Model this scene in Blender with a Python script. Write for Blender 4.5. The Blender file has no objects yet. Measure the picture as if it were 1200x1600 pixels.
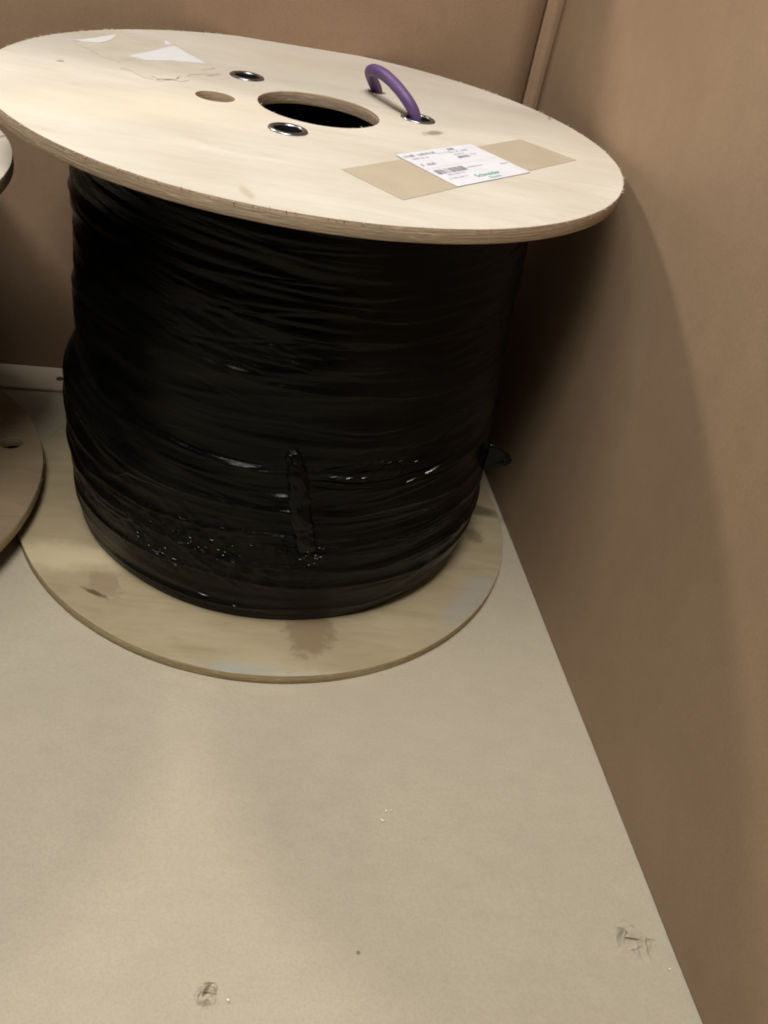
import bpy, bmesh, math, random
import numpy as np
from mathutils import Vector, Matrix, noise as mnoise

random.seed(7)
rng = np.random.default_rng(7)
S = 0.40                      # one unit below = the reel's flange radius = 0.40 m
sc = bpy.context.scene
COL = sc.collection
PI = math.pi

# ------------------------------------------------------------------ helpers
def link(o, parent=None):
    COL.objects.link(o)
    if parent is not None:
        o.parent = parent
    return o

def tag(o, label=None, cat=None, group=None, kind=None):
    if label: o['label'] = label
    if cat: o['category'] = cat
    if group: o['group'] = group
    if kind: o['kind'] = kind
    return o

def empty(name, loc):
    o = bpy.data.objects.new(name, None)
    o.empty_display_size = 0.05
    o.location = Vector(loc) * S
    return link(o)

def mesh_obj(name, bm, mats, parent=None, smooth=False):
    """bm is in units of S; linked as one mesh object."""
    me = bpy.data.meshes.new(name)
    bmesh.ops.scale(bm, vec=(S, S, S), verts=bm.verts)
    bm.normal_update()
    bm.to_mesh(me)
    bm.free()
    for m in (mats if isinstance(mats, (list, tuple)) else [mats]):
        me.materials.append(m)
    if smooth:
        for p in me.polygons:
            p.use_smooth = True
    return link(bpy.data.objects.new(name, me), parent)

def add_box(bm, x0, x1, y0, y1, z0, z1, mi=0, bevel=0):
    r = bmesh.ops.create_cube(bm, size=1)
    vs = r['verts']
    for v in vs:
        v.co = Vector(((x0 + x1) / 2 + v.co.x * (x1 - x0), (y0 + y1) / 2 + v.co.y * (y1 - y0), (z0 + z1) / 2 + v.co.z * (z1 - z0)))
    fs = {f for v in vs for f in v.link_faces}
    for f in fs: f.material_index = mi
    if bevel:
        es = list({e for v in vs for e in v.link_edges})
        bmesh.ops.bevel(bm, geom=es, offset=bevel, segments=2, affect='EDGES')

def add_lathe(bm, prof, n=64, c=(0, 0, 0), closed=False, mi=0):
    rings = []
    for r, z in prof:
        rings.append([bm.verts.new((c[0] + r * math.cos(2 * PI * k / n), c[1] + r * math.sin(2 * PI * k / n), c[2] + z)) for k in range(n)])
    m = len(prof)
    for i in range(m if closed else m - 1):
        a, b = rings[i], rings[(i + 1) % m]
        for k in range(n):
            f = bm.faces.new((a[k], a[(k + 1) % n], b[(k + 1) % n], b[k]))
            f.material_index = mi; f.smooth = True

def add_tube(bm, pts, rad, n=14, caps=True, flat=1.0):
    pts = [Vector(p) for p in pts]
    rad = rad if isinstance(rad, (list, tuple)) else [rad] * len(pts)
    rings = []
    up = Vector((0.3, 0.2, 1)).normalized()
    for i, p in enumerate(pts):
        t = (pts[min(i + 1, len(pts) - 1)] - pts[max(i - 1, 0)]).normalized()
        u = (up - t * up.dot(t)).normalized(); up = u
        w = t.cross(u)
        rings.append([bm.verts.new(p + rad[i] * (u * math.cos(2 * PI * k / n) + w * flat * math.sin(2 * PI * k / n))) for k in range(n)])
    for a, b in zip(rings, rings[1:]):
        for k in range(n):
            bm.faces.new((a[k], a[(k + 1) % n], b[(k + 1) % n], b[k])).smooth = True
    if caps:
        bm.faces.new(rings[0][::-1]); bm.faces.new(rings[-1])
    return rings

def spline(pts, per=10):
    P = [Vector(p) for p in pts]
    P = [P[0] * 2 - P[1]] + P + [P[-1] * 2 - P[-2]]
    out = []
    for i in range(1, len(P) - 2):
        for k in range(per):
            t = k / per
            a, b, c, d = P[i - 1], P[i], P[i + 1], P[i + 2]
            out.append(0.5 * ((2 * b) + (c - a) * t + (2 * a - 5 * b + 4 * c - d) * t * t + (3 * b - a - 3 * c + d) * t ** 3))
    out.append(P[-2])
    return out

# ------------------------------------------------------------------ node helpers
class NT:
    def __init__(self, name):
        self.m = bpy.data.materials.new(name); self.m.use_nodes = True
        self.t = self.m.node_tree; self.n = self.t.nodes
        self.b = self.n['Principled BSDF']
        self.co = self.n.new('ShaderNodeTexCoord')
    def l(self, a, b): self.t.links.new(a, b)
    def setin(self, s, v):
        if hasattr(v, 'is_linked') or hasattr(v, 'node'): self.l(v, s)
        else: s.default_value = v
    def mapping(self, scale=(1, 1, 1), rot=(0, 0, 0), loc=(0, 0, 0), src='Object'):
        m = self.n.new('ShaderNodeMapping'); self.l(self.co.outputs[src], m.inputs[0])
        m.inputs['Scale'].default_value = scale; m.inputs['Rotation'].default_value = rot; m.inputs['Location'].default_value = loc
        return m.outputs[0]
    def noise(self, vec, scale=5, detail=4, rough=0.55, dist=0.0):
        n = self.n.new('ShaderNodeTexNoise'); self.l(vec, n.inputs['Vector'])
        n.inputs['Scale'].default_value = scale; n.inputs['Detail'].default_value = detail
        n.inputs['Roughness'].default_value = rough; n.inputs['Distortion'].default_value = dist
        return n.outputs['Fac']
    def ramp(self, fac, stops):
        r = self.n.new('ShaderNodeValToRGB'); self.l(fac, r.inputs[0])
        e = r.color_ramp.elements
        while len(e) < len(stops): e.new(0.5)
        for i, (p, c) in enumerate(stops):
            e[i].position = p; e[i].color = (c, c, c, 1) if isinstance(c, (int, float)) else (*c, 1)
        return r.outputs[0]
    def mix(self, fac, a, b, mode='MIX'):
        x = self.n.new('ShaderNodeMix'); x.data_type = 'RGBA'; x.blend_type = mode
        self.setin(x.inputs[0], fac)
        for s, v in ((x.inputs[6], a), (x.inputs[7], b)):
            if isinstance(v, tuple): s.default_value = (*v, 1)
            else: self.l(v, s)
        return x.outputs[2]
    def math(self, op, a, b=0.0):
        x = self.n.new('ShaderNodeMath'); x.operation = op
        self.setin(x.inputs[0], a); self.setin(x.inputs[1], b)
        return x.outputs[0]
    def bump(self, h, strength=0.3, dist=0.001, prev=None):
        b = self.n.new('ShaderNodeBump'); b.inputs['Strength'].default_value = strength; b.inputs['Distance'].default_value = dist
        self.l(h, b.inputs['Height'])
        if prev is not None: self.l(prev, b.inputs['Normal'])
        self.l(b.outputs[0], self.b.inputs['Normal'])
        return b.outputs[0]
    def spot(self, c, rad, soft=0.5, wob=0.3, stretch=(1, 1, 0), rot=0):
        """mask that is 1 inside a wobbly patch of radius rad (units of S) round c"""
        m = self.n.new('ShaderNodeMapping'); m.vector_type = 'TEXTURE'
        m.inputs['Location'].default_value = (c[0] * S, c[1] * S, 0)
        m.inputs['Rotation'].default_value = (0, 0, rot)
        m.inputs['Scale'].default_value = (stretch[0] * rad * S, stretch[1] * rad * S, 1e3)
        self.l(self.co.outputs['Object'], m.inputs[0])
        ln = self.n.new('ShaderNodeVectorMath'); ln.operation = 'LENGTH'; self.l(m.outputs[0], ln.inputs[0])
        nz = self.noise(self.mapping(), 40 / max(rad * 12, .5), 5, 0.65)
        d = self.math('ADD', ln.outputs['Value'], self.math('MULTIPLY', self.math('SUBTRACT', nz, 0.5), wob * 4))
        return self.ramp(d, [(max(0, 1 - soft) * 0.5, 1.0), (min(1.0, (1 + soft) * 0.5), 0.0)]) if False else self._step(d, 1 - soft, 1 + soft)
    def _step(self, d, a, b):
        r = self.n.new('ShaderNodeMapRange'); r.interpolation_type = 'SMOOTHSTEP'
        self.l(d, r.inputs[0]); r.inputs[1].default_value = a; r.inputs[2].default_value = b
        r.inputs[3].default_value = 1; r.inputs[4].default_value = 0
        return r.outputs[0]
    def done(self, color=None, rough=0.6, metal=0.0, spec=0.5):
        if color is not None: self.setin(self.b.inputs['Base Color'], (*color, 1) if isinstance(color, tuple) else color)
        self.setin(self.b.inputs['Roughness'], rough)
        self.b.inputs['Metallic'].default_value = metal
        self.b.inputs['Specular IOR Level'].default_value = spec
        return self.m

# ------------------------------------------------------------------ materials
def mat_plywood(name, light, mid, dark, spots=(), rough=0.62, grain_rot=0.6, spec=0.3, grain=0.45):
    t = NT(name)
    g = t.noise(t.mapping((2.6, 17, 6), (0, 0, grain_rot)), 3.0, 8, 0.66, 1.2)
    blot = t.noise(t.mapping((1, 2.2, 1), (0, 0, grain_rot)), 4.5, 4, 0.55)
    fine = t.noise(t.mapping((30, 260, 60), (0, 0, grain_rot)), 3.0, 3, 0.6)
    c = t.mix(t.ramp(blot, [(0.32, 0.0), (0.68, 1.0)]), mid, light)
    c = t.mix(t.math('MULTIPLY', t.ramp(g, [(0.46, 0.0), (0.72, 1.0)]), grain), c, dark)
    c = t.mix(t.math('MULTIPLY', t.ramp(fine, [(0.5, 0.0), (0.75, 1.0)]), 0.18), c, dark)
    for (ctr, rad, colr, amt, soft, st, rot) in spots:
        c = t.mix(t.math('MULTIPLY', t.spot(ctr, rad, soft, 0.55, st, rot), amt), c, colr)
    t.bump(fine, 0.25, 0.0006, t.bump(g, 0.15, 0.0008))
    return t.done(c, rough, spec=spec)

def mat_ply_rim(name, a, b, c):
    t = NT(name)
    z = t.noise(t.mapping((5, 5, 420)), 1.6, 3, 0.6)
    n2 = t.noise(t.mapping((60, 60, 500)), 1.0, 4, 0.6)
    n3 = t.noise(t.mapping((14, 14, 40)), 1.2, 4, 0.6)
    k = t.mix(t.ramp(z, [(0.36, 0.0), (0.58, 1.0)]), a, b)
    k = t.mix(t.ramp(n2, [(0.55, 0.0), (0.72, 0.8)]), k, c)
    k = t.mix(t.ramp(n3, [(0.60, 0.0), (0.68, 0.7)]), k, tuple(x * 0.6 for x in c))
    t.bump(n2, 0.6, 0.0012)
    return t.done(k, 0.8, spec=0.2)

def mat_card(name, a, b, speck, fibre=(1, 1, 1), rot=(0, 0, 0), rib=None, spec=0.25, marks=()):
    t = NT(name)
    big = t.noise(t.mapping(), 3.2, 5, 0.6)
    mid = t.noise(t.mapping(fibre, rot), 26, 5, 0.65)
    fine = t.noise(t.mapping(), 330, 4, 0.75)
    c = t.mix(t.ramp(big, [(0.33, 0.0), (0.67, 1.0)]), a, b)
    c = t.mix(t.math('MULTIPLY', t.ramp(mid, [(0.42, 0.0), (0.75, 1.0)]), 0.24), c, speck)
    c = t.mix(t.math('MULTIPLY', t.ramp(fine, [(0.42, 0.0), (0.66, 1.0)]), 0.42), c, speck)
    for (ctr, rad, colr, amt, soft, st, rt) in marks:
        c = t.mix(t.math('MULTIPLY', t.spot(ctr, rad, soft, 0.3, st, rt), amt), c, colr)
    nb = t.bump(fine, 0.18, 0.0005, t.bump(mid, 0.15, 0.0015))
    if rib:
        w = t.n.new('ShaderNodeTexWave'); w.wave_type = 'BANDS'; w.bands_direction = rib[0]
        t.l(t.mapping(), w.inputs[0]); w.inputs['Scale'].default_value = rib[1]; w.inputs['Distortion'].default_value = 0.8
        w.inputs['Detail'].default_value = 1
        t.bump(w.outputs['Fac'], rib[2], 0.0012, nb)
    return t.done(c, 0.72, spec=spec)

def mat_simple(name, color, rough=0.5, metal=0.0, spec=0.5, var=0.12, scale=60, bump=0.1):
    t = NT(name)
    n = t.noise(t.mapping(), scale, 4, 0.6)
    lo = tuple(max(0, x * (1 - var)) for x in color); hi = tuple(min(1, x * (1 + var)) for x in color)
    c = t.mix(t.ramp(n, [(0.3, 0.0), (0.7, 1.0)]), lo, hi)
    if bump: t.bump(n, bump, 0.0006)
    return t.done(c, rough, metal, spec)

M = {}
M['ply_top'] = mat_plywood('pale_plywood', (0.60, 0.56, 0.495), (0.51, 0.46, 0.385), (0.40, 0.335, 0.26), grain=0.30, spots=[
    ((0.376, -0.021), 0.030, (0.20, 0.16, 0.12), 0.8, 0.5, (1.5, .6, 0), 0.9),
    ((0.47, 0.16), 0.12, (0.50, 0.47, 0.40), 0.45, 0.9, (1.6, .7, 0), 0.3),
    ((-0.146, -0.886), 0.024, (0.42, 0.33, 0.22), 0.6, 0.6, (.5, 1.8, 0), 0.4),
    ((-0.812, 0.05), 0.010, (0.20, 0.15, 0.1), 0.7, 0.5, (1, 1, 0), 0),
    ((-0.36, 0.23), 0.026, (0.30, 0.24, 0.16), 0.7, 0.5, (.3, 1.2, 0), -.6),
    ((-0.15, 0.62), 0.13, (0.55, 0.47, 0.37), 0.45, 0.9, (2.0, .5, 0), 0.2),
    ((0.70, 0.35), 0.12, (0.58, 0.52, 0.43), 0.5, 0.9, (2.0, .5, 0), -.3),
    ((0.86, 0.50), 0.020, (0.30, 0.22, 0.15), 0.8, 0.5, (.3, 1.6, 0), -.2),
    ((-0.45, -0.30), 0.22, (0.70, 0.60, 0.45), 0.4, 0.9, (2.4, .6, 0), 0.5),
], rough=0.6)
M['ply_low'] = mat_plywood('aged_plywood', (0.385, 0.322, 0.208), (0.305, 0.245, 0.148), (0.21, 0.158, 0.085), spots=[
    ((0.195, -0.785), 0.082, (0.19, 0.13, 0.075), 0.7, 0.25, (1.0, 1.25, 0), 0.1),
    ((-0.55, -0.64), 0.062, (0.24, 0.17, 0.10), 0.65, 0.25, (.8, 1.2, 0), 0.5),
    ((-0.57, -0.69), 0.030, (0.08, 0.055, 0.035), 0.9, 0.5, (1.6, .28, 0), -.4),
    ((-0.065, -0.985), 0.060, (0.30, 0.34, 0.34), 0.55, 0.8, (2.2, .5, 0), 0.05),
    ((0.20, -0.985), 0.060, (0.45, 0.45, 0.42), 0.4, 0.8, (2.2, .4, 0), 0.15),
    ((0.80, -0.52), 0.10, (0.30, 0.30, 0.28), 0.55, 0.7, (.5, 2.0, 0), -.5),
    ((0.87, -0.10), 0.034, (0.16, 0.10, 0.06), 0.7, 0.6, (1, 1.5, 0), 0.3),
    ((-0.86, -0.34), 0.13, (0.34, 0.27, 0.17), 0.5, 0.8, (2, .5, 0), 0.0),
    ((-0.75, -0.52), 0.16, (0.62, 0.52, 0.34), 0.6, 0.8, (2, .4, 0), 0.1),
], rough=0.6, grain_rot=0.1, grain=0.4)
M['ply_shaded'] = mat_plywood('shaded_brown_plywood', (0.27, 0.20, 0.125), (0.20, 0.15, 0.09), (0.13, 0.09, 0.05), grain_rot=.3)  # plywood darkened in colour for the shade under the second reel's upper flange
M['rim'] = mat_ply_rim('plywood_edge', (0.42, 0.32, 0.22), (0.28, 0.20, 0.135), (0.50, 0.40, 0.29))
M['rim_low'] = mat_ply_rim('aged_plywood_edge', (0.42, 0.34, 0.20), (0.26, 0.19, 0.10), (0.52, 0.46, 0.32))
M['splinter'] = mat_simple('wood_splinter', (0.80, 0.70, 0.54), 0.7, spec=0.2)
M['floor'] = mat_card('kraft_floor', (0.435, 0.385, 0.297), (0.400, 0.352, 0.270), (0.31, 0.268, 0.20), fibre=(.8, 1.3, 1), rot=(0, 0, -.12), rib=('Y', 42, 0.03), marks=[
    ((1.135, -1.808), 0.020, (0.26, 0.20, 0.13), 0.35, 0.8, (.4, .7, 0), -.5),
    ((1.190, -1.800), 0.014, (0.20, 0.15, 0.095), 0.7, 0.5, (1.6, .2, 0), -.1),
    ((1.125, -1.770), 0.014, (0.24, 0.19, 0.13), 0.3, 0.6, (1.0, .25, 0), .2),
    ((-0.012, -2.005), 0.016, (0.12, 0.09, 0.055), 0.8, 0.4, (.35, 0.9, 0), -.5),
    ((-0.005, -1.985), 0.012, (0.14, 0.105, 0.065), 0.75, 0.4, (1.2, .25, 0), .1),
    ((0.368, -1.887), 0.0055, (0.14, 0.10, 0.07), 0.8, 0.4, (1, 1, 0), 0)])
M['torn'] = mat_card('torn_kraft', (0.48, 0.415, 0.305), (0.43, 0.37, 0.265), (0.35, 0.295, 0.205))
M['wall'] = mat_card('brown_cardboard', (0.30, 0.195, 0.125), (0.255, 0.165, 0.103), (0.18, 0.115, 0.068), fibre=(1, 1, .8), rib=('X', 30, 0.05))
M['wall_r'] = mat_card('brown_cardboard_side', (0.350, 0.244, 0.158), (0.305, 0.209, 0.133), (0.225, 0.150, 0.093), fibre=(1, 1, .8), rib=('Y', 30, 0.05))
M['plank'] = mat_plywood('pale_board', (0.56, 0.49, 0.37), (0.51, 0.44, 0.325), (0.42, 0.34, 0.24), grain_rot=-.12, grain=.25)
M['nail'] = mat_simple('dull_nail', (0.10, 0.085, 0.06), 0.5, 0.6)
M['steel'] = mat_simple('polished_eyelet_steel', (0.34, 0.34, 0.37), 0.28, 1.0, var=0.3, scale=120)
M['sleeve'] = mat_simple('dark_eyelet_sleeve', (0.03, 0.03, 0.032), 0.5, 0.6, var=0.2, scale=90)
M['core'] = mat_simple('dark_core', (0.012, 0.011, 0.010), 0.9, spec=0.1)
M['plug'] = mat_plywood('brown_plug', (0.36, 0.28, 0.19), (0.30, 0.23, 0.15), (0.16, 0.11, 0.07), grain_rot=.4)
M['rope'] = None
M['paper'] = mat_simple('white_label_paper', (0.63, 0.63, 0.68), 0.55, spec=0.4, var=0.04, scale=30)
M['ink'] = mat_simple('grey_print_ink', (0.30, 0.30, 0.35), 0.6, var=0.2)
M['ink_pale'] = mat_simple('pale_print_ink', (0.50, 0.50, 0.56), 0.6, var=0.15)
M['ink_green'] = mat_simple('green_print_ink', (0.10, 0.42, 0.30), 0.6, var=0.1)
M['tape'] = mat_simple('tan_packing_tape', (0.46, 0.39, 0.295), 0.33, spec=0.5, var=0.05, scale=25, bump=0.12)
M['tape_old'] = mat_simple('tape_residue', (0.585, 0.535, 0.45), 0.42, spec=0.5, var=0.08, scale=30, bump=0.1)
M['torn_paper'] = mat_simple('torn_white_paper', (0.72, 0.715, 0.74), 0.5, spec=0.4, var=0.03, scale=40)
M['crumb'] = mat_simple('pale_crumb', (0.75, 0.68, 0.52), 0.7, spec=0.2)

def rope_mat():
    t = NT('purple_rope')
    w = t.n.new('ShaderNodeTexNoise'); t.l(t.mapping((1, 1, 1)), w.inputs['Vector']); w.inputs['Scale'].default_value = 300; w.inputs['Detail'].default_value = 3
    big = t.noise(t.mapping(), 25, 3, 0.5)
    c = t.mix(t.ramp(big, [(0.35, 0.0), (0.65, 1.0)]), (0.085, 0.044, 0.135), (0.125, 0.068, 0.185))
    c = t.mix(t.math('MULTIPLY', t.ramp(w.outputs['Fac'], [(0.45, 0), (0.7, 1)]), 0.3), c, (0.12, 0.05, 0.2))
    t.bump(w.outputs['Fac'], 0.25, 0.0008)
    return t.done(c, 0.48, spec=0.4)
M['rope'] = rope_mat()

def wrap_mat(name='black_stretch_film'):
    t = NT(name)
    def uvmap(scale, rot=0.0):
        return t.mapping(scale, (0, 0, rot), src='UV')
    crease = t.noise(uvmap((3.0, 46, 1), 0.06), 1.6, 7, 0.62, 0.5)
    crease2 = t.noise(uvmap((5.0, 60, 1), -0.16), 2.2, 5, 0.6, 0.8)
    fine = t.noise(uvmap((40, 90, 1)), 2.0, 5, 0.7, 0.6)
    haze = t.noise(uvmap((1.2, 4.5, 1), 0.08), 2.2, 4, 0.6)
    c = t.mix(t.ramp(haze, [(0.42, 0.0), (0.62, 1.0)]), (0.0018, 0.0018, 0.0018), (0.0046, 0.0044, 0.0036))
    rough = t.ramp(haze, [(0.40, 0.13), (0.66, 0.34)])
    sep = t.n.new('ShaderNodeSeparateXYZ'); t.l(t.co.outputs['UV'], sep.inputs[0])
    # crinkles are strong only in the low front patch of the film
    low = t._step(sep.outputs[1], 0.42, 0.60)
    n1 = t.bump(crease, 0.16, 0.006)
    n2 = t.bump(crease2, 0.12, 0.004, n1)
    b = t.n.new('ShaderNodeBump'); b.inputs['Distance'].default_value = 0.003
    t.l(t.math('ADD', t.math('MULTIPLY', low, 0.28), 0.05), b.inputs['Strength'])
    t.l(fine, b.inputs['Height']); t.l(n2, b.inputs['Normal']); t.l(b.outputs[0], t.b.inputs['Normal'])
    return t.done(c, rough, spec=0.115)
M['film'] = wrap_mat()
M['film_gloss'] = mat_simple('glossy_black_film', (0.003, 0.003, 0.003), 0.13, spec=0.22, scale=200, bump=0.2)
M['film_plain'] = mat_simple('black_film_tail', (0.0025, 0.0025, 0.0025), 0.24, spec=0.14, scale=200, bump=0.5)

# ------------------------------------------------------------------ calibrated layout (units of S)
H, T = 1.5855, 0.040                    # top face of the upper flange, flange thickness
TOPC = (0.0022, 0.028)                  # centre of the upper flange
WA = math.atan2(0.1153, 0.9933)
N1 = Vector((math.cos(WA), math.sin(WA), 0)); N2 = Vector((-math.sin(WA), math.cos(WA), 0))
WO, BO = 1.040, 0.9936                  # right wall and back wall distances along N1 / N2

# ------------------------------------------------------------------ setting: floor and two cardboard walls
def wav(x, y, s, a):
    return a * mnoise.noise(Vector((x * s, y * s, 3.1)))

bm = bmesh.new()
nx, ny = 90, 90
g = [[None] * (ny + 1) for _ in range(nx + 1)]
for i in range(nx + 1):
    for j in range(ny + 1):
        a = -5.0 + (WO + 0.015 + 5.0) * i / nx; b = -5.0 + (BO + 0.015 + 5.0) * j / ny
        p = N1 * a + N2 * b
        g[i][j] = bm.verts.new((p.x, p.y, wav(a, b, 1.3, 0.003) - 0.002))
for i in range(nx):
    for j in range(ny):
        bm.faces.new((g[i][j], g[i + 1][j], g[i + 1][j + 1], g[i][j + 1]))
floor = mesh_obj('floor', bm, M['floor'], smooth=True)
tag(floor, 'tan kraft cardboard floor with torn spots', 'floor', kind='structure')

def fz(x, y):
    p = Vector((x, y, 0)); return wav(p.dot(N1), p.dot(N2), 1.3, 0.003) - 0.002

def torn_patch(name, cx, cy, rad, seed, label):
    """a ruptured blister in the floor's paper: raised ring, sunk slit, lifted lip"""
    bm = bmesh.new()
    n, m = 56, 26
    rows = []
    for i in range(m + 1):
        r = i / m
        row = []
        for k in range(n):
            th = 2 * PI * k / n
            wob = 1 + 0.22 * mnoise.noise(Vector((math.cos(th) * 1.3 + seed, math.sin(th) * 1.3, r)))
            ring = math.exp(-((r - 0.52) / 0.16) ** 2) * (0.10 + 0.07 * math.sin(th * 2 + seed) + 0.05 * math.sin(3 * th))
            pit = -0.26 * math.exp(-((r * math.cos(th - 2.2)) / 0.16) ** 2 - ((r * math.sin(th - 2.2) - 0.05) / 0.38) ** 2)
            z = (ring + pit + 0.10 * mnoise.noise(Vector((r * 4 * math.cos(th), r * 4 * math.sin(th), seed)))) * max(0, 1 - r ** 4)
            row.append(bm.verts.new((cx + rad * wob * r * math.cos(th), cy + rad * wob * r * math.sin(th), fz(cx + rad * wob * r * math.cos(th), cy + rad * wob * r * math.sin(th)) + 0.0030 * (1 - r ** 3) + z * rad * 2.4 + 0.0002)))
        rows.append(row)
    for a, b in zip(rows, rows[1:]):
        for k in range(n):
            try: bm.faces.new((a[k], a[(k + 1) % n], b[(k + 1) % n], b[k])).smooth = True
            except ValueError: pass
    # lifted lip of paper
    lip = []
    for i in range(7):
        u = i / 6
        for j in range(3):
            v = j / 2
            lip.append(bm.verts.new((cx + rad * (-0.35 + 1.05 * u), cy + rad * (0.16 - 0.10 * u + 0.30 * v * math.sin(PI * min(1, u * 1.05) * .95 + .1)),
                                     rad * (0.10 + 0.42 * v * math.sin(PI * u) * (1 - 0.3 * v)) + 0.004)))
    for i in range(6):
        for j in range(2):
            bm.faces.new((lip[i * 3 + j], lip[(i + 1) * 3 + j], lip[(i + 1) * 3 + j + 1], lip[i * 3 + j + 1])).smooth = True
    bmesh.ops.remove_doubles(bm, verts=bm.verts, dist=1e-6)
    o = mesh_obj(name, bm, M['floor'], floor)
    tag(o, label)
    return o
torn_patch('torn_patch', 1.140, -1.815, 0.062, 1.7, 'round blistered tear in the floor paper')
torn_patch('torn_patch', -0.012, -2.015, 0.036, 5.2, 'small dark torn nick in the floor paper')

def wall_mesh(name, origin, along, a0, a1, h, inward, mat, thick=0.022, bow=0.004):
    """standing sheet: front face waved a little, real thickness behind it"""
    bm = bmesh.new()
    n, m = 60, 36
    fr, bk = [], []
    for i in range(n + 1):
        a = a0 + (a1 - a0) * i / n
        rf, rb = [], []
        for j in range(m + 1):
            z = (0.0035 + 0.0045 * mnoise.noise(Vector((a * 2.3, 8, 1)))) if j == 0 else h * j / m
            w = wav(a + 7, z, 1.1, bow) + wav(a, z + 4, 3.0, bow * 0.35)
            p = origin + along * a + inward * w
            rf.append(bm.verts.new((p.x, p.y, z)))
            q = origin + along * a - inward * thick
            rb.append(bm.verts.new((q.x, q.y, z)))
        fr.append(rf); bk.append(rb)
    for i in range(n):
        for j in range(m):
            bm.faces.new((fr[i][j], fr[i + 1][j], fr[i + 1][j + 1], fr[i][j + 1])).smooth = True
            bm.faces.new((bk[i][j + 1], bk[i + 1][j + 1], bk[i + 1][j], bk[i][j]))
        bm.faces.new((fr[i][m], fr[i + 1][m], bk[i + 1][m], bk[i][m]))
    for e in (0, n):
        for j in range(m):
            q = (fr[e][j], fr[e][j + 1], bk[e][j + 1], bk[e][j])
            bm.faces.new(q if e == 0 else q[::-1])
    bmesh.ops.recalc_face_normals(bm, faces=bm.faces)
    return mesh_obj(name, bm, mat)

WH = 2.85
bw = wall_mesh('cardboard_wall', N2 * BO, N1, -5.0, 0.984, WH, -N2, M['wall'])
tag(bw, 'brown cardboard wall behind both reels, pale board along its foot', 'wall')
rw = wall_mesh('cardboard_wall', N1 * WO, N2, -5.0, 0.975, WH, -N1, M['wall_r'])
tag(rw, 'brown cardboard wall beside the reel catching its curved shadow', 'wall')
# folded flap that closes the corner, with a dark gap before the back sheet
prof = [(0.9955, BO + 0.020), (0.9955, BO + 0.004), (0.998, BO + 0.001), (1.008, BO + 0.000), (1.018, BO - 0.002), (1.026, BO - 0.006), (1.032, BO - 0.013), (1.0355, BO - 0.022), (1.038, BO - 0.036), (1.0400, BO - 0.052), (1.0425, BO - 0.066), (1.060, BO - 0.066), (1.060, BO + 0.06), (0.93, BO + 0.06), (0.93, BO + 0.030), (0.9955, BO + 0.030)]
bm = bmesh.new()
lv = []
for z in [WH * k / 24 for k in range(25)]:
    row = []
    for (a, b) in prof:
        w = 0.0025 * mnoise.noise(Vector((a * 20, z * 2.5, 1)))
        p = N1 * (a + w) + N2 * b
        row.append(bm.verts.new((p.x, p.y, z)))
    lv.append(row)
k = len(prof)
for a, b in zip(lv, lv[1:]):
    for i in range(k):
        bm.faces.new((a[i], a[(i + 1) % k], b[(i + 1) % k], b[i])).smooth = 2 <= i <= 9
bm.faces.new(lv[-1]); bm.faces.new(lv[0][::-1])
bmesh.ops.recalc_face_normals(bm, faces=bm.faces)
o = mesh_obj('corner_flap', bm, M['wall'], rw)
tag(o, 'narrow folded flap closing the corner')

# board along the foot of the back wall
bm = bmesh.new()
add_box(bm, -4.6, -0.70, 0.780, 0.990, 0.0, 0.014, bevel=0.003)
bmesh.ops.rotate(bm, verts=bm.verts, cent=(0, 0, 0), matrix=Matrix.Rotation(WA, 3, 'Z'))
plank = mesh_obj('wooden_board', bm, M['plank'])
tag(plank, 'pale wooden board lying on the floor along the back wall', 'board')
for (x, y, rr) in ((-1.060, 0.765, 0.017),):
    bm = bmesh.new()
    add_lathe(bm, [(0.0001, 0.003), (rr * .8, 0.003), (rr, 0.0), (rr, -0.004)], 24, (x, y, 0.0155))
    mesh_obj('nail', bm, M['nail'], plank, True)

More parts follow.
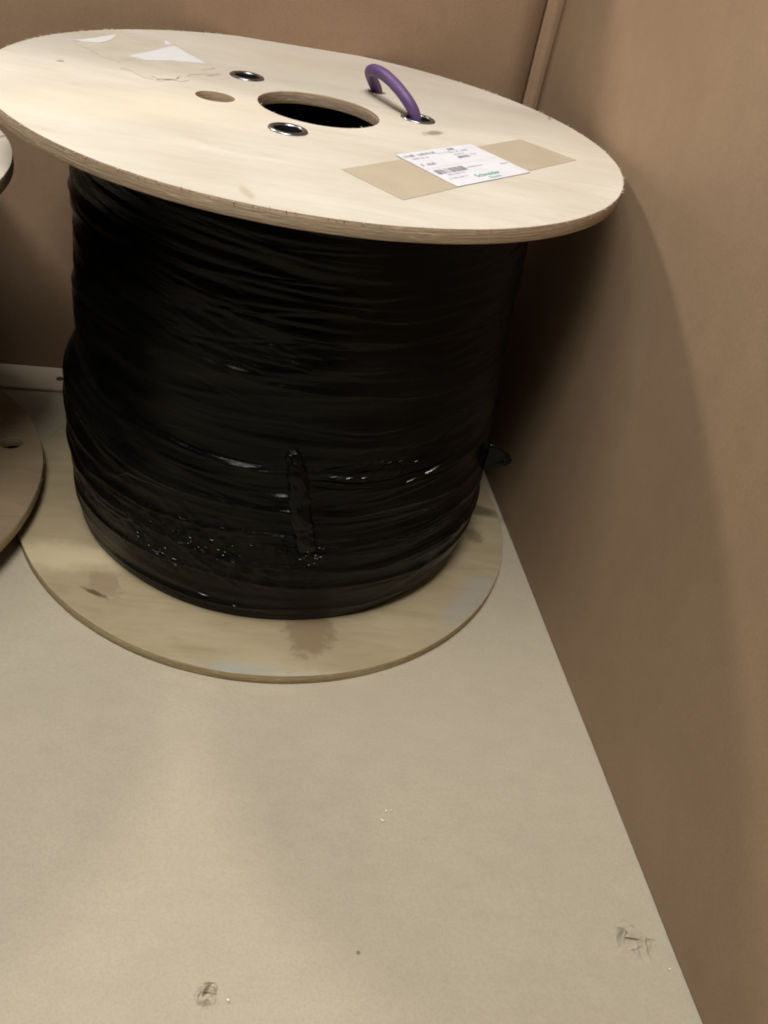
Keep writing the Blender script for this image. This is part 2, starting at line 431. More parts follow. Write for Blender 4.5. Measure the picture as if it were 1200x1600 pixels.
# ------------------------------------------------------------------ flange builder (curve with real holes -> mesh)
def flange_bm(R, zt, t, holes, c=(0, 0), seed=0, fuzz=0, jag=0.0012):
    cu = bpy.data.curves.new('outline', 'CURVE'); cu.dimensions = '2D'; cu.fill_mode = 'BOTH'
    cu.extrude = t / 2 - 0.0025; cu.bevel_depth = 0.0025; cu.bevel_resolution = 1; cu.offset = -0.0025
    for (x, y, r, n) in [(0, 0, R, 360)] + list(holes):
        sp = cu.splines.new('POLY'); sp.points.add(n - 1); sp.use_cyclic_u = True
        for k in range(n):
            a = 2 * PI * k / n
            q = r + jag * mnoise.noise(Vector((math.cos(a) * 9 * r + seed, math.sin(a) * 9 * r, 2))) + jag * 0.6 * mnoise.noise(Vector((math.cos(a) * 60 * r, math.sin(a) * 60 * r + seed, 5)))
            sp.points[k].co = (x + q * math.cos(a), y + q * math.sin(a), 0, 1)
    ob = bpy.data.objects.new('outline', cu); COL.objects.link(ob)
    dg = bpy.context.evaluated_depsgraph_get()
    me = bpy.data.meshes.new_from_object(ob.evaluated_get(dg))
    bm = bmesh.new(); bm.from_mesh(me)
    bpy.data.objects.remove(ob); bpy.data.curves.remove(cu); bpy.data.meshes.remove(me)
    bmesh.ops.remove_doubles(bm, verts=bm.verts, dist=1e-5)
    bm.normal_update()
    for f in bm.faces:
        f.material_index = 0 if abs(f.normal.z) > 0.9 else 1
    for v in bm.verts:
        v.co.x += c[0]; v.co.y += c[1]; v.co.z += zt - t / 2
    # splinters left by the saw along the upper edge
    r2 = random.Random(seed + 3)
    rings = [(0, 0, R, 1.0)] + [(x, y, r, 0.07) for (x, y, r, n) in holes if r > 0.1]
    for (x, y, r, share) in rings:
        for k in range(int(fuzz * share)):
            a = r2.uniform(0, 2 * PI); L = 0.003 + 0.013 * r2.random() ** 2; w = r2.uniform(0.0008, 0.002)
            sgn = 1 if share == 1 else -1
            er = Vector((math.cos(a), math.sin(a), 0)); et = Vector((-math.sin(a), math.cos(a), 0))
            b = Vector((c[0] + x, c[1] + y, zt - 0.003)) + er * (r - sgn * 0.003)
            d = (er * sgn * r2.uniform(.4, 1) + et * r2.uniform(-1, 1) + Vector((0, 0, r2.uniform(.0, .7)))).normalized()
            vs = [bm.verts.new(b - et * w), bm.verts.new(b + et * w), bm.verts.new(b + Vector((0, 0, -w))), bm.verts.new(b + d * L)]
            for tri in ((0, 1, 3), (1, 2, 3), (2, 0, 3)):
                bm.faces.new([vs[i] for i in tri]).material_index = 2
    return bm

# ------------------------------------------------------------------ the big reel
reel = empty('cable_reel', (0, 0, 0))
tag(reel, 'large plywood cable reel wrapped in black film with a purple rope loop on top', 'cable reel')

ZB = 0.040
EYES = [(-0.254, 0.290), (-0.081, -0.283), (0.332, 0.126)]
eye_h = [(x - TOPC[0], y - TOPC[1], 0.0495, 48) for x, y in EYES]
holes = [(0, 0, 0.197, 120), (-0.321 - TOPC[0], -0.045 - TOPC[1], 0.060, 48), (0.200 - TOPC[0], 0.425 - TOPC[1], 0.032, 32)] + eye_h
upper = mesh_obj('flange', flange_bm(1.0, H, T, holes, TOPC, 11, fuzz=900), [M['ply_top'], M['rim'], M['splinter']], reel)
tag(upper, 'pale plywood upper flange')
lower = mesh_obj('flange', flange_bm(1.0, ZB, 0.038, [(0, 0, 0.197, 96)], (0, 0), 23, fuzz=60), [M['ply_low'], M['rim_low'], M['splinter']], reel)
tag(lower, 'stained yellowish lower flange')

# steel eyelets lining three of the holes
for (x, y) in EYES:
    bm = bmesh.new()
    pr = [(0.0510 + 0.0088 * math.cos(a), 0.0008 + 0.0052 * math.sin(a)) for a in [math.radians(d) for d in range(-50, 181, 15)]]
    add_lathe(bm, pr, 56, (x, y, H))
    add_lathe(bm, [(0.0422, 0.0008), (0.0424, -0.004), (0.0424, -0.070), (0.0490, -0.070), (0.0490, -0.004)], 56, (x, y, H), mi=1)
    bmesh.ops.remove_doubles(bm, verts=bm.verts, dist=1e-6)
    mesh_obj('eyelet', bm, [M['steel'], M['sleeve']], upper)

# wooden plug under the plain hole
bm = bmesh.new()
add_lathe(bm, [(0.0001, 0.0), (0.058, 0.0), (0.058, -0.02), (0.0001, -0.02)], 48, (-0.321, -0.045, H - 0.024))
mesh_obj('plug', bm, M['plug'], upper)

# core tube inside (dark)
bm = bmesh.new()
add_lathe(bm, [(0.56, 0.045), (0.56, H - T - 0.003), (0.585, H - T - 0.003), (0.585, 0.045)], 96, (0, 0.012, 0), closed=True)
mesh_obj('core', bm, M['core'], reel)

# film-wrapped cable
def wrap_radius(z):
    zs = [0.04, 0.07, 0.13, 0.22, 0.32, 0.42, 0.52, 0.62, 0.72, 0.85, 1.0, 1.15, 1.3, 1.42, 1.55]
    rs = [0.742, 0.752, 0.772, 0.792, 0.803, 0.808, 0.812, 0.806, 0.792, 0.782, 0.772, 0.764, 0.758, 0.757, 0.756]
    return np.interp(z, zs, rs)

NTH, NZ = 1100, 430
th = np.linspace(-PI, PI, NTH, endpoint=False) + PI / 2      # seam at the back
zz = np.linspace(ZB + 0.001, H - T - 0.002, NZ)
TH, ZZ = np.meshgrid(th, zz, indexing='ij')
TW = (TH + PI / 2 + PI) % (2 * PI) - PI                      # 0 = front, seam at +-pi
ZL_ = [0.04, 0.08, 0.14, 0.29, 0.40, 0.466, 0.57, 0.66, 0.705, 0.74, 0.77, 0.83, 0.89, 0.96, 1.08, 1.20, 1.34, 1.55]
RL_ = [0.752, 0.768, 0.790, 0.802, 0.810, 0.817, 0.813, 0.806, 0.792, 0.776, 0.774, 0.778, 0.784, 0.775, 0.764, 0.769, 0.775, 0.770]
ZR_ = [0.04, 0.07, 0.13, 0.20, 0.305, 0.41, 0.514, 0.655, 0.815, 0.90, 0.987, 1.085, 1.225, 1.323, 1.55]
RR_ = [0.740, 0.760, 0.795, 0.808, 0.817, 0.812, 0.804, 0.797, 0.786, 0.772, 0.764, 0.760, 0.757, 0.748, 0.745]
Rr = wrap_radius(ZZ)
wl = np.clip(-np.sin(TW), 0, 1) ** 1.5; wr = np.clip(np.sin(TW), 0, 1) ** 1.5
Rr = Rr * (1 - wl - wr) + wl * np.interp(ZZ, ZL_, RL_) + wr * np.interp(ZZ, ZR_, RR_)
D = np.zeros_like(Rr)
# broad lumps of the cable turns below the film
for k in range(1, 9):
    D += 0.0035 / k ** 0.5 * np.sin(k * 1.0 * TW + rng.uniform(0, 6) + ZZ * rng.uniform(-3, 3)) * np.sin(ZZ * rng.uniform(3, 10) + rng.uniform(0, 6))
# film bands: each later turn overlaps the one before with a step at its edge
bands = [(0.115, 0.018, 0.3, 0.007), (0.235, 0.030, 1.3, 0.006), (0.33, 0.05, 2.2, 0.007), (0.455, 0.03, 0.8, 0.006), (0.585, 0.05, 3.0, 0.008),
         (0.745, 0.05, 4.1, 0.008), (0.86, 0.04, 2.6, -0.006), (0.965, 0.05, 1.7, 0.007), (1.10, 0.05, 0.4, -0.005), (1.235, 0.04, 2.4, 0.006), (1.36, 0.05, 5.1, 0.005), (1.46, 0.02, 1.1, -0.005)]
for (z0, amp, ph, h) in bands:
    e = z0 + amp * np.sin(TW * 1.0 + ph) + 0.35 * amp * np.sin(2.3 * TW + 2 * ph) + 0.012 * np.sin(9 * TW + ph * 3) * rng.uniform(.2, 1)
    u = (ZZ - e)
    D += h * (0.5 - 0.5 * np.tanh(u / 0.006)) * np.exp(-np.maximum(0, -u) / 0.10)
    D += abs(h) * 0.5 * np.exp(-((u + 0.012) / 0.007) ** 2)
# stretched creases
def crease(tc, zc, L, slope, curv, amp, w):
    s = (TW - tc)
    m = np.abs(s) < L * 1.6
    mz = np.abs(ZZ - zc) < abs(slope) * L * 1.6 + abs(curv) * L * L * 2.6 + 5 * w
    idx = np.nonzero(m & mz)
    if len(idx[0]) == 0: return
    ss = s[idx]; u = ZZ[idx] - (zc + slope * ss + curv * ss * ss)
    env = np.exp(-(ss / L) ** 4)
    D[idx] += amp * env * (np.exp(-(u / w) ** 2) - 0.55 * np.exp(-((u + 1.7 * w) / (1.2 * w)) ** 2))
for k in range(170):
    crease(rng.uniform(-PI, PI), rng.uniform(0.06, 1.52), rng.uniform(0.15, 0.9), rng.normal(0.0, 0.045), rng.normal(0, 0.04), abs(rng.normal(0.0, 0.0026)) + 0.0005, rng.uniform(0.006, 0.020))
# long parallel folds across the upper front left
for k in range(16):
    crease(rng.uniform(-0.55, 0.15), 1.02 + 0.028 * k, rng.uniform(0.35, 0.7), rng.normal(-0.055, 0.015), 0.03, rng.uniform(0.0018, 0.0034), rng.uniform(0.008, 0.013))
for k in range(26):
    crease(rng.uniform(-1.2, 1.2), rng.uniform(0.15, 1.45), rng.uniform(0.25, 0.6), rng.normal(0, 0.16), rng.normal(0, .08), rng.uniform(0.002, 0.0045), rng.uniform(0.018, 0.034))
# steeper fan below them
for k in range(22):
    crease(-0.35 + rng.normal(0, 0.16), 0.96 + 0.012 * k, rng.uniform(0.14, 0.32), -0.24 + rng.normal(0, 0.04), 0.02, rng.uniform(0.0006, 0.0013), rng.uniform(0.005, 0.008))
# folds radiating from the knotted tail at the front
for k in range(60):
    sd = rng.choice([-1, 1]); L = rng.uniform(0.12, 0.42); z0 = rng.uniform(0.40, 0.80)
    crease(0.10 + sd * (L + 0.02), z0 + sd * 0.0, L, sd * (z0 - 0.56) * 0.30 + 0.10 * (sd > 0) + rng.normal(0, 0.06), 0.03, rng.uniform(0.0006, 0.0015), rng.uniform(0.0045, 0.008))
# fan rising to the right above the taut strand
for k in range(18):
    crease(0.35 + 0.022 * k, 0.74 + rng.normal(0, .012), rng.uniform(0.06, 0.16), 0.55 + rng.normal(0, .08), 0.0, rng.uniform(0.001, 0.0025), rng.uniform(0.0025, 0.0045))
# the taut glossy strand right of the knot, and two more lower down
crease(0.50, 0.700, 0.34, 0.02, 0.06, 0.0120, 0.010)
crease(0.45, 0.445, 0.50, 0.03, 0.05, 0.0080, 0.008)
crease(0.25, 0.100, 1.4, 0.0, 0.0, 0.006, 0.010)
# pinched hollows either side of the knot
D -= 0.012 * np.exp(-((TW - 0.20) / 0.055) ** 2 - ((ZZ - 0.63) / 0.10) ** 2)
D -= 0.010 * np.exp(-((TW - 0.03) / 0.05) ** 2 - ((ZZ - 0.60) / 0.14) ** 2)
# step in the silhouette at the left
D -= 0.012 * np.exp(-((TW + 1.25) / 0.35) ** 2 - ((ZZ - 0.76) / 0.05) ** 2)
D += 0.004 * np.exp(-((TW + 1.25) / 0.5) ** 2 - ((ZZ - 0.55) / 0.10) ** 2)
# small crinkles in the low front patch
patch = np.exp(-((TW + 0.28) / 0.42) ** 4) * np.exp(-((ZZ - 0.37) / 0.15) ** 4)
cr = np.zeros_like(D)
for k in range(40):
    a = rng.uniform(-0.9, 0.9); f = rng.uniform(60, 190)
    cr += np.sin(f * (0.78 * TW * math.cos(a) * 0.7 + ZZ * math.sin(a + 1.57)) + rng.uniform(0, 6))
D += patch * 0.0002 * cr
for k in range(260):
    tc = -0.30 + rng.normal(0, 0.24); zc = 0.35 + rng.normal(0, 0.07)
    crease(tc, zc, rng.uniform(0.012, 0.05), rng.normal(0, 0.9), 0, rng.uniform(0.0007, 0.0021), rng.uniform(0.0022, 0.0045))
for k in range(90):
    crease(0.10 + rng.normal(0, 0.05), 0.42 + rng.normal(0, 0.05), rng.uniform(0.010, 0.03), rng.normal(0, 1.2), 0, rng.uniform(0.0012, 0.0034), rng.uniform(0.0022, 0.004))
# fine tight wrinkles everywhere the film is stretched
for k in range(330):
    crease(rng.uniform(-2.0, 2.0), rng.uniform(0.06, 1.52), rng.uniform(0.05, 0.28), rng.normal(-0.02, 0.10), rng.normal(0, 0.05), abs(rng.normal(0, 0.0010)) + 0.0003, rng.uniform(0.0022, 0.0042))
D *= 1 - 0.35 * np.exp(-((ZZ - 0.93) / 0.13) ** 4) * np.exp(-((TW + 0.2) / 0.7) ** 4)
D -= D.mean(axis=0, keepdims=True) * 0.85
Rr = Rr + D
off_y = 0.028 * (ZZ - ZB) / (H - ZB)
X = (Rr * np.cos(TH) + 0.012) * S; Y = (Rr * np.sin(TH) + off_y) * S; Z = ZZ * S
# lid rings close the top and bottom against the flanges
co = np.stack([X, Y, Z], -1).reshape(-1, 3)
I, J = np.meshgrid(np.arange(NTH), np.arange(NZ - 1), indexing='ij')
I2 = (I + 1) % NTH
quads = np.stack([I * NZ + J, I2 * NZ + J, I2 * NZ + J + 1, I * NZ + J + 1], -1).reshape(-1, 4)
base = len(co)
inner = np.stack([np.cos(th) * 0.60 * S, np.sin(th) * 0.60 * S + 0.014 * S, np.full(NTH, (H - T - 0.004) * S)], -1)
inner2 = inner.copy(); inner2[:, 2] = (ZB + 0.002) * S
co = np.concatenate([co, inner, inner2])
i0 = np.arange(NTH); i1 = (i0 + 1) % NTH
lid = np.stack([i0 * NZ + NZ - 1, i1 * NZ + NZ - 1, base + i1, base + i0], -1)
lid2 = np.stack([i1 * NZ, i0 * NZ, base + NTH + i0, base + NTH + i1], -1)
quads = np.concatenate([quads, lid, lid2]).astype(np.int32)
def on_wrap(tw, z, out=0.0):
    r = float(wrap_radius(z)) + out; a = tw - PI / 2
    return Vector((r * math.cos(a) + 0.012, r * math.sin(a) + 0.028 * z / H, z))
# glint leaves added on the film, turned to mirror the tube lamp to the camera
TUBE = Vector((-0.9, -4.6, 7.4)); EYE = Vector((0, -3.05455, 2.30275))
CV, CQ = [], []
r5 = random.Random(12)
def glint_leaf(tw, z, L, wid, jit=0.0, out=0.004):
    P = on_wrap(tw, z, out); a_ = tw - PI / 2
    et = Vector((-math.sin(a_), math.cos(a_), 0))
    N = ((TUBE - P).normalized() + (EYE - P).normalized()).normalized()
    N = (N + Vector((r5.gauss(0, jit), r5.gauss(0, jit), r5.gauss(0, jit)))).normalized()
    T = (et - N * et.dot(N)).normalized(); B = N.cross(T)
    n = 10; rows = []
    for i in range(n + 1):
        u = i / n * 2 - 1; w = wid * (1 - abs(u) ** 2.2) ** 0.6 + 1e-4
        w *= 1 + 0.35 * mnoise.noise(Vector((u * 3 + tw * 40, z * 30, 0)))
        c = P + T * (L * u) + B * (0.12 * L * u * u) - N * (0.05 * L * u * u)
        row = []
        for v in (-1, -.5, 0, .5, 1):
            CV.append(tuple((c + B * (v * w) - N * (0.22 * wid * v * v)) * S)); row.append(len(CV) - 1)
        rows.append(row)
    for p_, q_ in zip(rows, rows[1:]):
        for j in range(4):
            CQ.append((p_[j], p_[j + 1], q_[j + 1], q_[j]))
glint_leaf(0.655, 0.682, 0.052, 0.0085, 0, 0.006)
glint_leaf(0.560, 0.668, 0.030, 0.0030, 0.02, 0.004)
glint_leaf(0.270, 0.706, 0.026, 0.0042, 0, 0.004); glint_leaf(0.335, 0.704, 0.022, 0.0025, 0.03, 0.004)
glint_leaf(0.22, 0.712, 0.016, 0.0022, 0.03, 0.004)
glint_leaf(-0.265, 0.140, 0.026, 0.0032, 0, 0.003); glint_leaf(-0.12, 0.118, 0.008, 0.002, 0, 0.003)
for k in range(24):
    glint_leaf(-0.26 + r5.gauss(0, 0.17), 0.375 + r5.gauss(0, 0.028), r5.uniform(0.003, 0.010), r5.uniform(0.0014, 0.0032), 0.07)
for k in range(15):
    t_ = -0.52 + r5.gauss(0, 0.10); glint_leaf(t_, 0.285 + 0.10 * (-0.45 - t_) + r5.gauss(0, 0.02), r5.uniform(0.004, 0.014), r5.uniform(0.0014, 0.0032), 0.07)
for k in range(18):
    glint_leaf(0.165 + r5.gauss(0, 0.030), 0.42 + r5.gauss(0, 0.035), r5.uniform(0.003, 0.008), r5.uniform(0.0016, 0.0036), 0.08, 0.022)
for k in range(5):
    glint_leaf(0.45 + r5.gauss(0, 0.12), 0.745 + r5.gauss(0, 0.02), r5.uniform(0.006, 0.016), r5.uniform(0.0010, 0.0018), 0.09)
nmain = len(quads)
quads = np.concatenate([quads, np.array(CQ, np.int32) + len(co)]).astype(np.int32)
co = np.concatenate([co, np.array(CV)])
me = bpy.data.meshes.new('film_wrapped_cable')
me.vertices.add(len(co)); me.vertices.foreach_set('co', co.astype(np.float32).ravel())
me.loops.add(quads.size); me.loops.foreach_set('vertex_index', quads.ravel())
me.polygons.add(len(quads)); me.polygons.foreach_set('loop_start', np.arange(0, quads.size, 4, dtype=np.int32))
me.polygons.foreach_set('use_smooth', np.ones(len(quads), dtype=bool))
me.update(calc_edges=True)
uvl = me.uv_layers.new(name='UVMap')
uall = np.zeros((len(co), 2), np.float32)
uall[:base, 0] = (TW * 0.78).reshape(-1); uall[:base, 1] = ZZ.reshape(-1)
uvl.data.foreach_set('uv', uall[quads.ravel()].ravel())
me.materials.append(M['film']); me.materials.append(M['film_gloss'])
midx = np.zeros(len(quads), np.int32); midx[nmain:] = 1
me.polygons.foreach_set('material_index', midx)
wrap = link(bpy.data.objects.new('film_wrapped_cable', me), reel)

# twisted tail of film tied down the front
pts = spline([on_wrap(0.040, 0.785, -0.016), on_wrap(0.058, 0.755, 0.004), on_wrap(0.082, 0.70, 0.012), on_wrap(0.094, 0.63, 0.008), on_wrap(0.112, 0.56, 0.014), on_wrap(0.126, 0.52, 0.010), on_wrap(0.140, 0.475, 0.014), on_wrap(0.155, 0.440, 0.006), on_wrap(0.165, 0.410, -0.020)], 16)
bm = bmesh.new()
nn = len(pts)
rad = [0.016 + 0.018 * math.sin(PI * min(1, (i + 4) / (nn + 6))) + 0.006 * mnoise.noise(Vector((i * .16, 2, 0))) + 0.004 * math.exp(-((i - nn * .82) / 9) ** 2) for i in range(nn)]
rings = add_tube(bm, pts, rad, 36)
for i, rg in enumerate(rings):
    for k, v in enumerate(rg):
        a = 2 * PI * k / 36 + i * 0.06
        q = Vector((math.cos(a) * 2.2, math.sin(a) * 2.2, i * 0.11))
        d = 0.0012 * math.sin(3 * a) + 0.0008 * math.sin(9 * a + i * .3) + 0.007 * mnoise.noise(q * .8) + 0.003 * mnoise.noise(q * 3.1) * (1 if i > nn * .55 else .4)
        v.co += (v.co - pts[i]).normalized() * d
        er = Vector((pts[i].x, pts[i].y, 0)).normalized()
        v.co -= er * (0.45 * (v.co - pts[i]).dot(er) + 0.003)
o = mesh_obj('film_tail', bm, M['film_plain'], wrap)
tag(o, 'twisted film tail tied down the front of the wrapping')
# loose torn ends of film: one at the right silhouette, one crumpled below the tail
def loose_film(tw, z, L, wid, out, seed, lean=(0, 0)):
    bm = bmesh.new()
    n, m = 14, 9
    grid = []
    a = tw - PI / 2
    er = Vector((math.cos(a), math.sin(a), 0)); et = Vector((-math.sin(a), math.cos(a), 0))
    b = on_wrap(tw, z, -0.006)
    for i in range(n + 1):
        u = i / n
        row = []
        for j in range(m + 1):
            v = j / m - 0.5
            w = wid * (1 - 0.85 * u) * (1 + 0.3 * mnoise.noise(Vector((seed, u * 3, v))))
            p = b + er * (out * math.sin(u * 1.5)) + et * (L * u * lean[0]) + Vector((0, 0, 1)) * (v * w + L * u * lean[1])
            p += (er * 0.5 + et * 0.5) * 0.016 * mnoise.noise(Vector((u * 4 + seed, v * 5, 0)))
            row.append(bm.verts.new(p))
        grid.append(row)
    for i in range(n):
        for j in range(m):
            bm.faces.new((grid[i][j], grid[i + 1][j], grid[i + 1][j + 1], grid[i][j + 1])).smooth = True
    o = mesh_obj('loose_film', bm, M['film_plain'], wrap)
    md = o.modifiers.new('Solid', 'SOLIDIFY'); md.thickness = 0.002 * S
    return o
def film_fold(t0, z0, t1, z1, wid, out=0.006):
    # pinched ribbon of film whose upper face leans back, wandering along the surface
    bm = bmesh.new(); n = 26; rows = []
    for i in range(n + 1):
        u = i / n; tw = t0 + (t1 - t0) * u
        z = z0 + (z1 - z0) * u + 0.010 * math.sin(PI * u) * -1 + 0.0015 * math.sin(u * 17)
        w = wid * (0.25 + 0.75 * math.sin(PI * min(1, 0.08 + u * 0.95))) * (0.75 + 0.45 * u)
        row = []
        for (dz, do) in ((-1.1, -0.9), (-0.75, 0.35), (-0.45, 0.75), (0.0, 0.62), (0.5, 0.22), (1.0, -0.35), (1.3, -1.0)):
            row.append(bm.verts.new(on_wrap(tw, z + dz * w, out + do * w * 1.1)))
        rows.append(row)
    for a_, b_ in zip(rows, rows[1:]):
        for j in range(6):
            bm.faces.new((a_[j], b_[j], b_[j + 1], a_[j + 1])).smooth = True
    return mesh_obj('film_fold', bm, M['film_plain'], wrap)
film_fold(0.08, 0.690, 0.66, 0.684, 0.016, -0.004)
film_fold(-0.16, 0.655, 0.10, 0.630, 0.012, -0.004)
film_fold(0.30, 0.455, 0.62, 0.470, 0.007, 0.003)
loose_film(1.285, 0.512, 0.03, 0.115, 0.100, 2.0, (0.3, 0.4))

# purple rope loop through the eyelet
pts = [(0.206, 0.432, 1.500), (0.203, 0.428, 1.560), (0.198, 0.424, 1.590), (0.180, 0.402, 1.620), (0.165, 0.366, 1.648), (0.163, 0.332, 1.667), (0.176, 0.290, 1.678), (0.203, 0.238, 1.680), (0.236, 0.185, 1.670), (0.272, 0.145, 1.648), (0.305, 0.124, 1.618), (0.322, 0.122, 1.590), (0.328, 0.124, 1.560), (0.330, 0.126, 1.500)]
bm = bmesh.new()
add_tube(bm, spline(pts, 10), [0.0198 + 0.0010 * mnoise.noise(Vector((i * .12, 4, 0))) for i in range(131)], 20)
mesh_obj('rope_handle', bm, M['rope'], reel)

# ---- paper and tape on the upper flange
def poly_sheet(name, pts, z, mat, parent, wob=0.0, sub=6, thick=0.0008, seed=0):
    bm = bmesh.new()
    P = []
    for i in range(len(pts)):
        a, b = Vector((*pts[i], 0)), Vector((*pts[(i + 1) % len(pts)], 0))
        for k in range(sub):
            q = a.lerp(b, k / sub)
            if wob and k: q += Vector((mnoise.noise(q * 20 + Vector((seed, 0, 0))), mnoise.noise(q * 20 + Vector((0, seed, 9))), 0)) * wob
            P.append(bm.verts.new((q.x, q.y, z)))
    f = bm.faces.new(P)
    r = bmesh.ops.extrude_face_region(bm, geom=[f])
    for v in r['geom']:
        if isinstance(v, bmesh.types.BMVert): v.co.z += thick
    bmesh.ops.recalc_face_normals(bm, faces=bm.faces)
    return mesh_obj(name, bm, mat, parent)

ZT = H + 0.0004
poly_sheet('packing_tape', [(0.080, -0.582), (0.684, 0.098), (0.852, -0.045), (0.241, -0.753)], ZT, M['tape'], upper, 0.001)
poly_sheet('tape_residue', [(-0.841, 0.336), (-0.748, 0.604), (-0.579, 0.649), (-0.382, 0.345), (-0.438, 0.061), (-0.551, 0.023)], ZT, M['tape_old'], upper, 0.03, 12, seed=4)
for i, pp in enumerate(([(-0.646, 0.278), (-0.59, 0.419), (-0.548, 0.543), (-0.531, 0.547), (-0.467, 0.455), (-0.403, 0.37), (-0.508, 0.318), (-0.593, 0.252)],
                        [(-0.587, 0.628), (-0.574, 0.616), (-0.55, 0.566), (-0.569, 0.548)],
                        [(-0.849, 0.351), (-0.794, 0.455), (-0.749, 0.577), (-0.746, 0.455), (-0.768, 0.386)])):
    poly_sheet('torn_paper', pp, ZT + 0.0012, M['torn_paper'], upper, 0.006, 6, 0.0010, seed=i * 3.3)
# peeled sliver of veneer beside them
poly_sheet('veneer_chip', [(-0.532, 0.048), (-0.492, 0.11), (-0.455, 0.111), (-0.456, 0.064), (-0.512, 0.027)], ZT + 0.0012, M['ply_top'], upper, 0.01, 5, 0.003, 8)

# shipping label: paper + print in one mesh
LC = Vector((0.4454, -0.3242)); LX = Vector((0.2533, 0.2730)); LY = Vector((0.1652, -0.2068))
bm = bmesh.new()
def lab(u, v, z): 
    q = LC + LX * (u - .5) + LY * (v - .5)
    return (q.x, q.y, z)
ZL = ZT + 0.0012
nu, nv = 24, 18
gg = [[bm.verts.new(lab(i / nu, j / nv, ZL + 0.0008 + 0.0006 * mnoise.noise(Vector((i * .3, j * .3, 0))))) for j in range(nv + 1)] for i in range(nu + 1)]
for i in range(nu):
    for j in range(nv):
        f = bm.faces.new((gg[i][j], gg[i][j + 1], gg[i + 1][j + 1], gg[i + 1][j])); f.smooth = True
ZI = ZL + 0.0022
def lrect(u0, u1, v0, v1, mi, skew=0.0):
    f = bm.faces.new([bm.verts.new(lab(u, v, ZI)) for u, v in ((u0, v0), (u0 + skew, v1), (u1 + skew, v1), (u1, v0))]); f.material_index = mi
r3 = random.Random(5)
def print_line(u0, u1, v, h, mi, gap=0.25):
    """a row of worn, unreadable little characters"""
    u = u0
    while u < u1:
        w = h * r3.uniform(0.25, 0.5)
        if r3.random() > 0.14:
            kind = r3.random(); s = 0.22 * w / 0.5
            if kind < .4:
                lrect(u, u + s, v - h / 2, v + h / 2, mi); lrect(u + w - s, u + w, v - h / 2, v + h / 2, mi); lrect(u + s, u + w - s, v - h / 2, v - h / 2 + h * .25, mi)
            elif kind < .7:
                lrect(u, u + w, v - h / 2, v - h / 2 + h * .22, mi); lrect(u, u + s, v - h / 2 + h * .22, v + h / 2, mi); lrect(u + s, u + w, v + h * .1, v + h * .32, mi)
            else:
                lrect(u + w * .35, u + w * .65, v - h / 2, v + h / 2, mi); lrect(u, u + w * .35, v + h * .2, v + h / 2, mi)
        u += w + h * gap * .5
print_line(0.03, 0.42, 0.095, 0.055, 1); print_line(0.06, 0.28, 0.185, 0.040, 2); print_line(0.05, 0.20, 0.375, 0.060, 1)
print_line(0.62, 0.70, 0.070, 0.055, 1); print_line(0.58, 0.82, 0.150, 0.040, 2); print_line(0.58, 0.71, 0.230, 0.035, 2); print_line(0.57, 0.70, 0.320, 0.055, 1); print_line(0.76, 0.83, 0.290, 0.035, 2)
lrect(0.42, 0.60, 0.128, 0.136, 2); lrect(0.44, 0.66, 0.600, 0.612, 2); lrect(0.86, 0.97, 0.655, 0.672, 2); lrect(0.03, 0.95, 0.48, 0.484, 2)
u = 0.055
while u < 0.41:
    w = r3.choice([0.004, 0.004, 0.008, 0.012]); lrect(u, u + w, 0.545, 0.665, 1); u += w + r3.choice([0.004, 0.006, 0.009])
print_line(0.12, 0.34, 0.705, 0.03, 2); print_line(0.06, 0.30, 0.80, 0.025, 2)
def add_text(txt, u0, v0, size, mi):
    cu = bpy.data.curves.new('t', 'FONT'); cu.body = txt; cu.size = size; cu.resolution_u = 3
    ob = bpy.data.objects.new('t', cu); COL.objects.link(ob)
    tm = bpy.data.meshes.new_from_object(ob.evaluated_get(bpy.context.evaluated_depsgraph_get()))
    ex, ey = LX.normalized(), LY.normalized()
    vs = []
    for v in tm.vertices:
        q = LC + LX * (u0 - .5) + LY * (v0 - .5) + ex * v.co.x - ey * v.co.y
        vs.append(bm.verts.new((q.x, q.y, ZI)))
    for p in tm.polygons:
        try:
            f = bm.faces.new([vs[i] for i in p.vertices]); f.material_index = mi
        except ValueError: pass
    bpy.data.objects.remove(ob); bpy.data.curves.remove(cu); bpy.data.meshes.remove(tm)
add_text('Schneider', 0.36, 0.885, 0.030, 3)
add_text('Electric', 0.47, 0.965, 0.019, 3)
bm.normal_update()
for f in bm.faces:
    if f.normal.z < 0: f.normal_flip()
o = mesh_obj('shipping_label', bm, [M['paper'], M['ink'], M['ink_pale'], M['ink_green']], upper)
tag(o, 'white printed shipping label with green lettering')

# ------------------------------------------------------------------ second reel at the left edge
r2root = empty('cable_reel', (-1.904, -0.331, 0.0))
tag(r2root, 'plywood cable reel cut off at the left, its lower flange resting on the other one', 'cable reel')
tilt = Matrix.Rotation(-math.radians(2.0), 3, 'Y') @ Matrix.Rotation(-math.radians(1.1), 3, 'X')
def reel2(name, bm, mats, parent, smooth=False):
    bmesh.ops.rotate(bm, verts=bm.verts, cent=(0, 0, 0.1), matrix=tilt)
    return mesh_obj(name, bm, mats, parent, smooth)
R2, ZB2, ZT2 = 1.03, 0.108, 1.268
f2 = reel2('flange', flange_bm(R2, ZT2, 0.042, [(0, 0, 0.2, 96)], (0, 0), 31, fuzz=120), [M['ply_top'], M['rim'], M['splinter']], r2root)
f3 = reel2('flange', flange_bm(R2, ZB2, 0.042, [(0, 0, 0.2, 96), (0.846, 0.358, 0.042, 40)], (0, 0), 37, fuzz=60), [M['ply_shaded'], M['rim_low'], M['splinter']], r2root)
bm = bmesh.new(); add_lathe(bm, [(0.30, ZB2 + 0.001), (0.30, ZT2 - 0.043), (0.33, ZT2 - 0.043), (0.33, ZB2 + 0.001)], 64, closed=True)
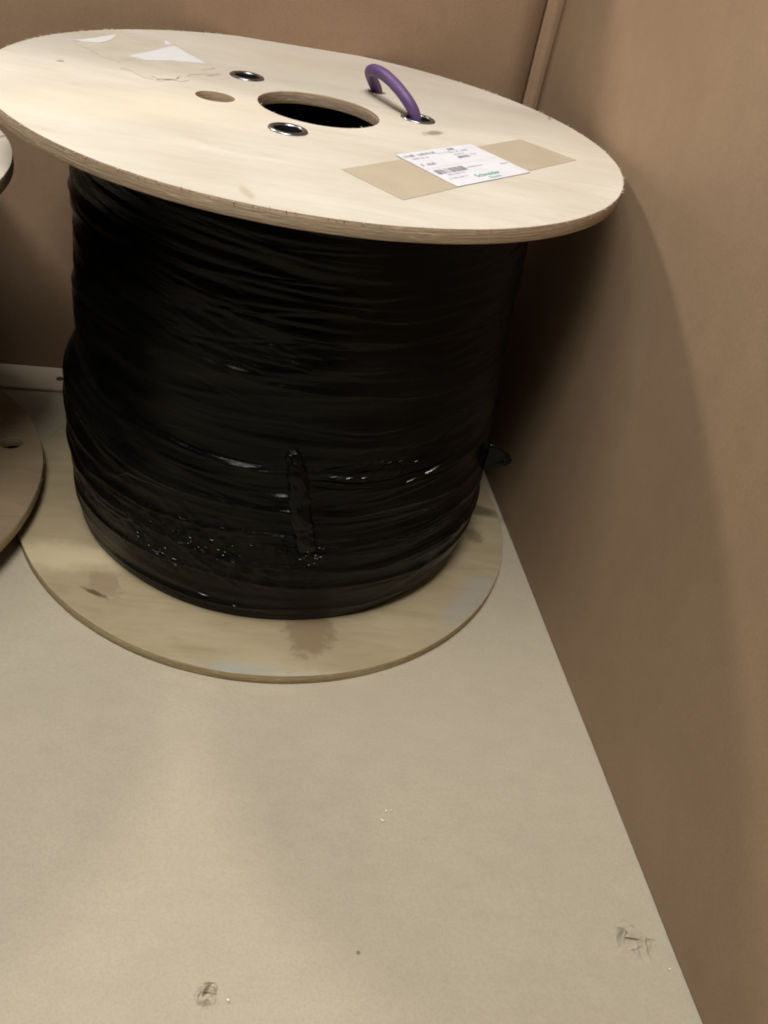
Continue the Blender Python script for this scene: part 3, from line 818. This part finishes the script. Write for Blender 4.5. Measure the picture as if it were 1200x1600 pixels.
reel2('core', bm, M['plug'], r2root)
bm = bmesh.new(); add_lathe(bm, [(0.34, ZB2 + 0.002)] + [(0.84 + 0.006 * math.sin(k * 1.9), ZB2 + 0.002 + (ZT2 - ZB2 - 0.047) * k / 60) for k in range(61)] + [(0.34, ZT2 - 0.045)], 96)
reel2('wound_cable', bm, M['film_plain'], r2root)

# ------------------------------------------------------------------ crumbs on the floor
for (x, y, q) in [(0.454, -1.456, .005), (0.441, -1.49, .006), (0.045, -2.024, .005), (1.228, -1.884, .004), (0.470, -1.452, .003)]:
    bm = bmesh.new()
    bmesh.ops.create_icosphere(bm, subdivisions=1, radius=q)
    for v in bm.verts:
        v.co *= 1 + 0.5 * random.uniform(-1, 1); v.co.z *= 0.6
    for v in bm.verts: v.co += Vector((x, y, 0.004))
    o = mesh_obj('crumb', bm, M['crumb'])
    tag(o, 'tiny pale crumb lying on the cardboard floor', 'crumb', group='crumbs on the floor')

# ------------------------------------------------------------------ light
w = bpy.data.worlds.new('World'); sc.world = w; w.use_nodes = True
bg = w.node_tree.nodes['Background']; bg.inputs[0].default_value = (1.0, 0.93, 0.82, 1); bg.inputs[1].default_value = 0.02

def lamp(name, kind, loc, power, color, **kw):
    d = bpy.data.lights.new(name, kind); d.energy = power; d.color = color
    for k_, v_ in kw.items(): setattr(d, k_, v_)
    o = bpy.data.objects.new(name, d); o.location = Vector(loc) * S
    return link(o)
def aim(o, tgt):
    o.rotation_euler = (Vector(tgt) * S - o.location).to_track_quat('-Z', 'Y').to_euler()

lamp('ceiling_lamp', 'POINT', (-3.17, 2.40, 5.47), 98.0, (1.0, 0.94, 0.85), shadow_soft_size=0.30 * S)
a = lamp('ceiling_panel', 'AREA', (-1.5, -3.1, 9.3), 108.0, (1.0, 0.96, 0.89), shape='RECTANGLE', size=6.0 * S, size_y=3.6 * S)
aim(a, (0, -0.8, 0.3))
a = lamp('ceiling_tube', 'AREA', (-0.9, -4.6, 7.4), 40.0, (1.0, 0.97, 0.92), shape='RECTANGLE', size=1.5 * S, size_y=0.12 * S)
aim(a, (0, -0.6, 0.4))

# ------------------------------------------------------------------ camera (solved from the photograph)
cd = bpy.data.cameras.new('Camera'); cam = link(bpy.data.objects.new('Camera', cd))
cd.sensor_fit = 'VERTICAL'; cd.sensor_height = 32.0; cd.lens = 1396.887 / 1600 * 32.0
cd.clip_start = 0.02; cd.clip_end = 60
rt = Vector((0.98469524, -0.02835208, 0.17196347)); up = Vector((-0.12012749, 0.60445422, 0.78753062)); fw = Vector((0.12627218, 0.7961352, -0.59179733))
mw = Matrix((rt, up, -fw)).transposed().to_4x4(); mw.translation = Vector((0, -3.05455, 2.30275)) * S
cam.matrix_world = mw
sc.camera = cam

sc.view_settings.view_transform = 'Standard'; sc.view_settings.look = 'None'
sc.view_settings.exposure = 0.06; sc.view_settings.gamma = 1; sc.view_settings.use_curve_mapping = False
sc.cycles.use_denoising = True
sc.cycles.max_bounces = 8
sc.cycles.filter_width = 1.9
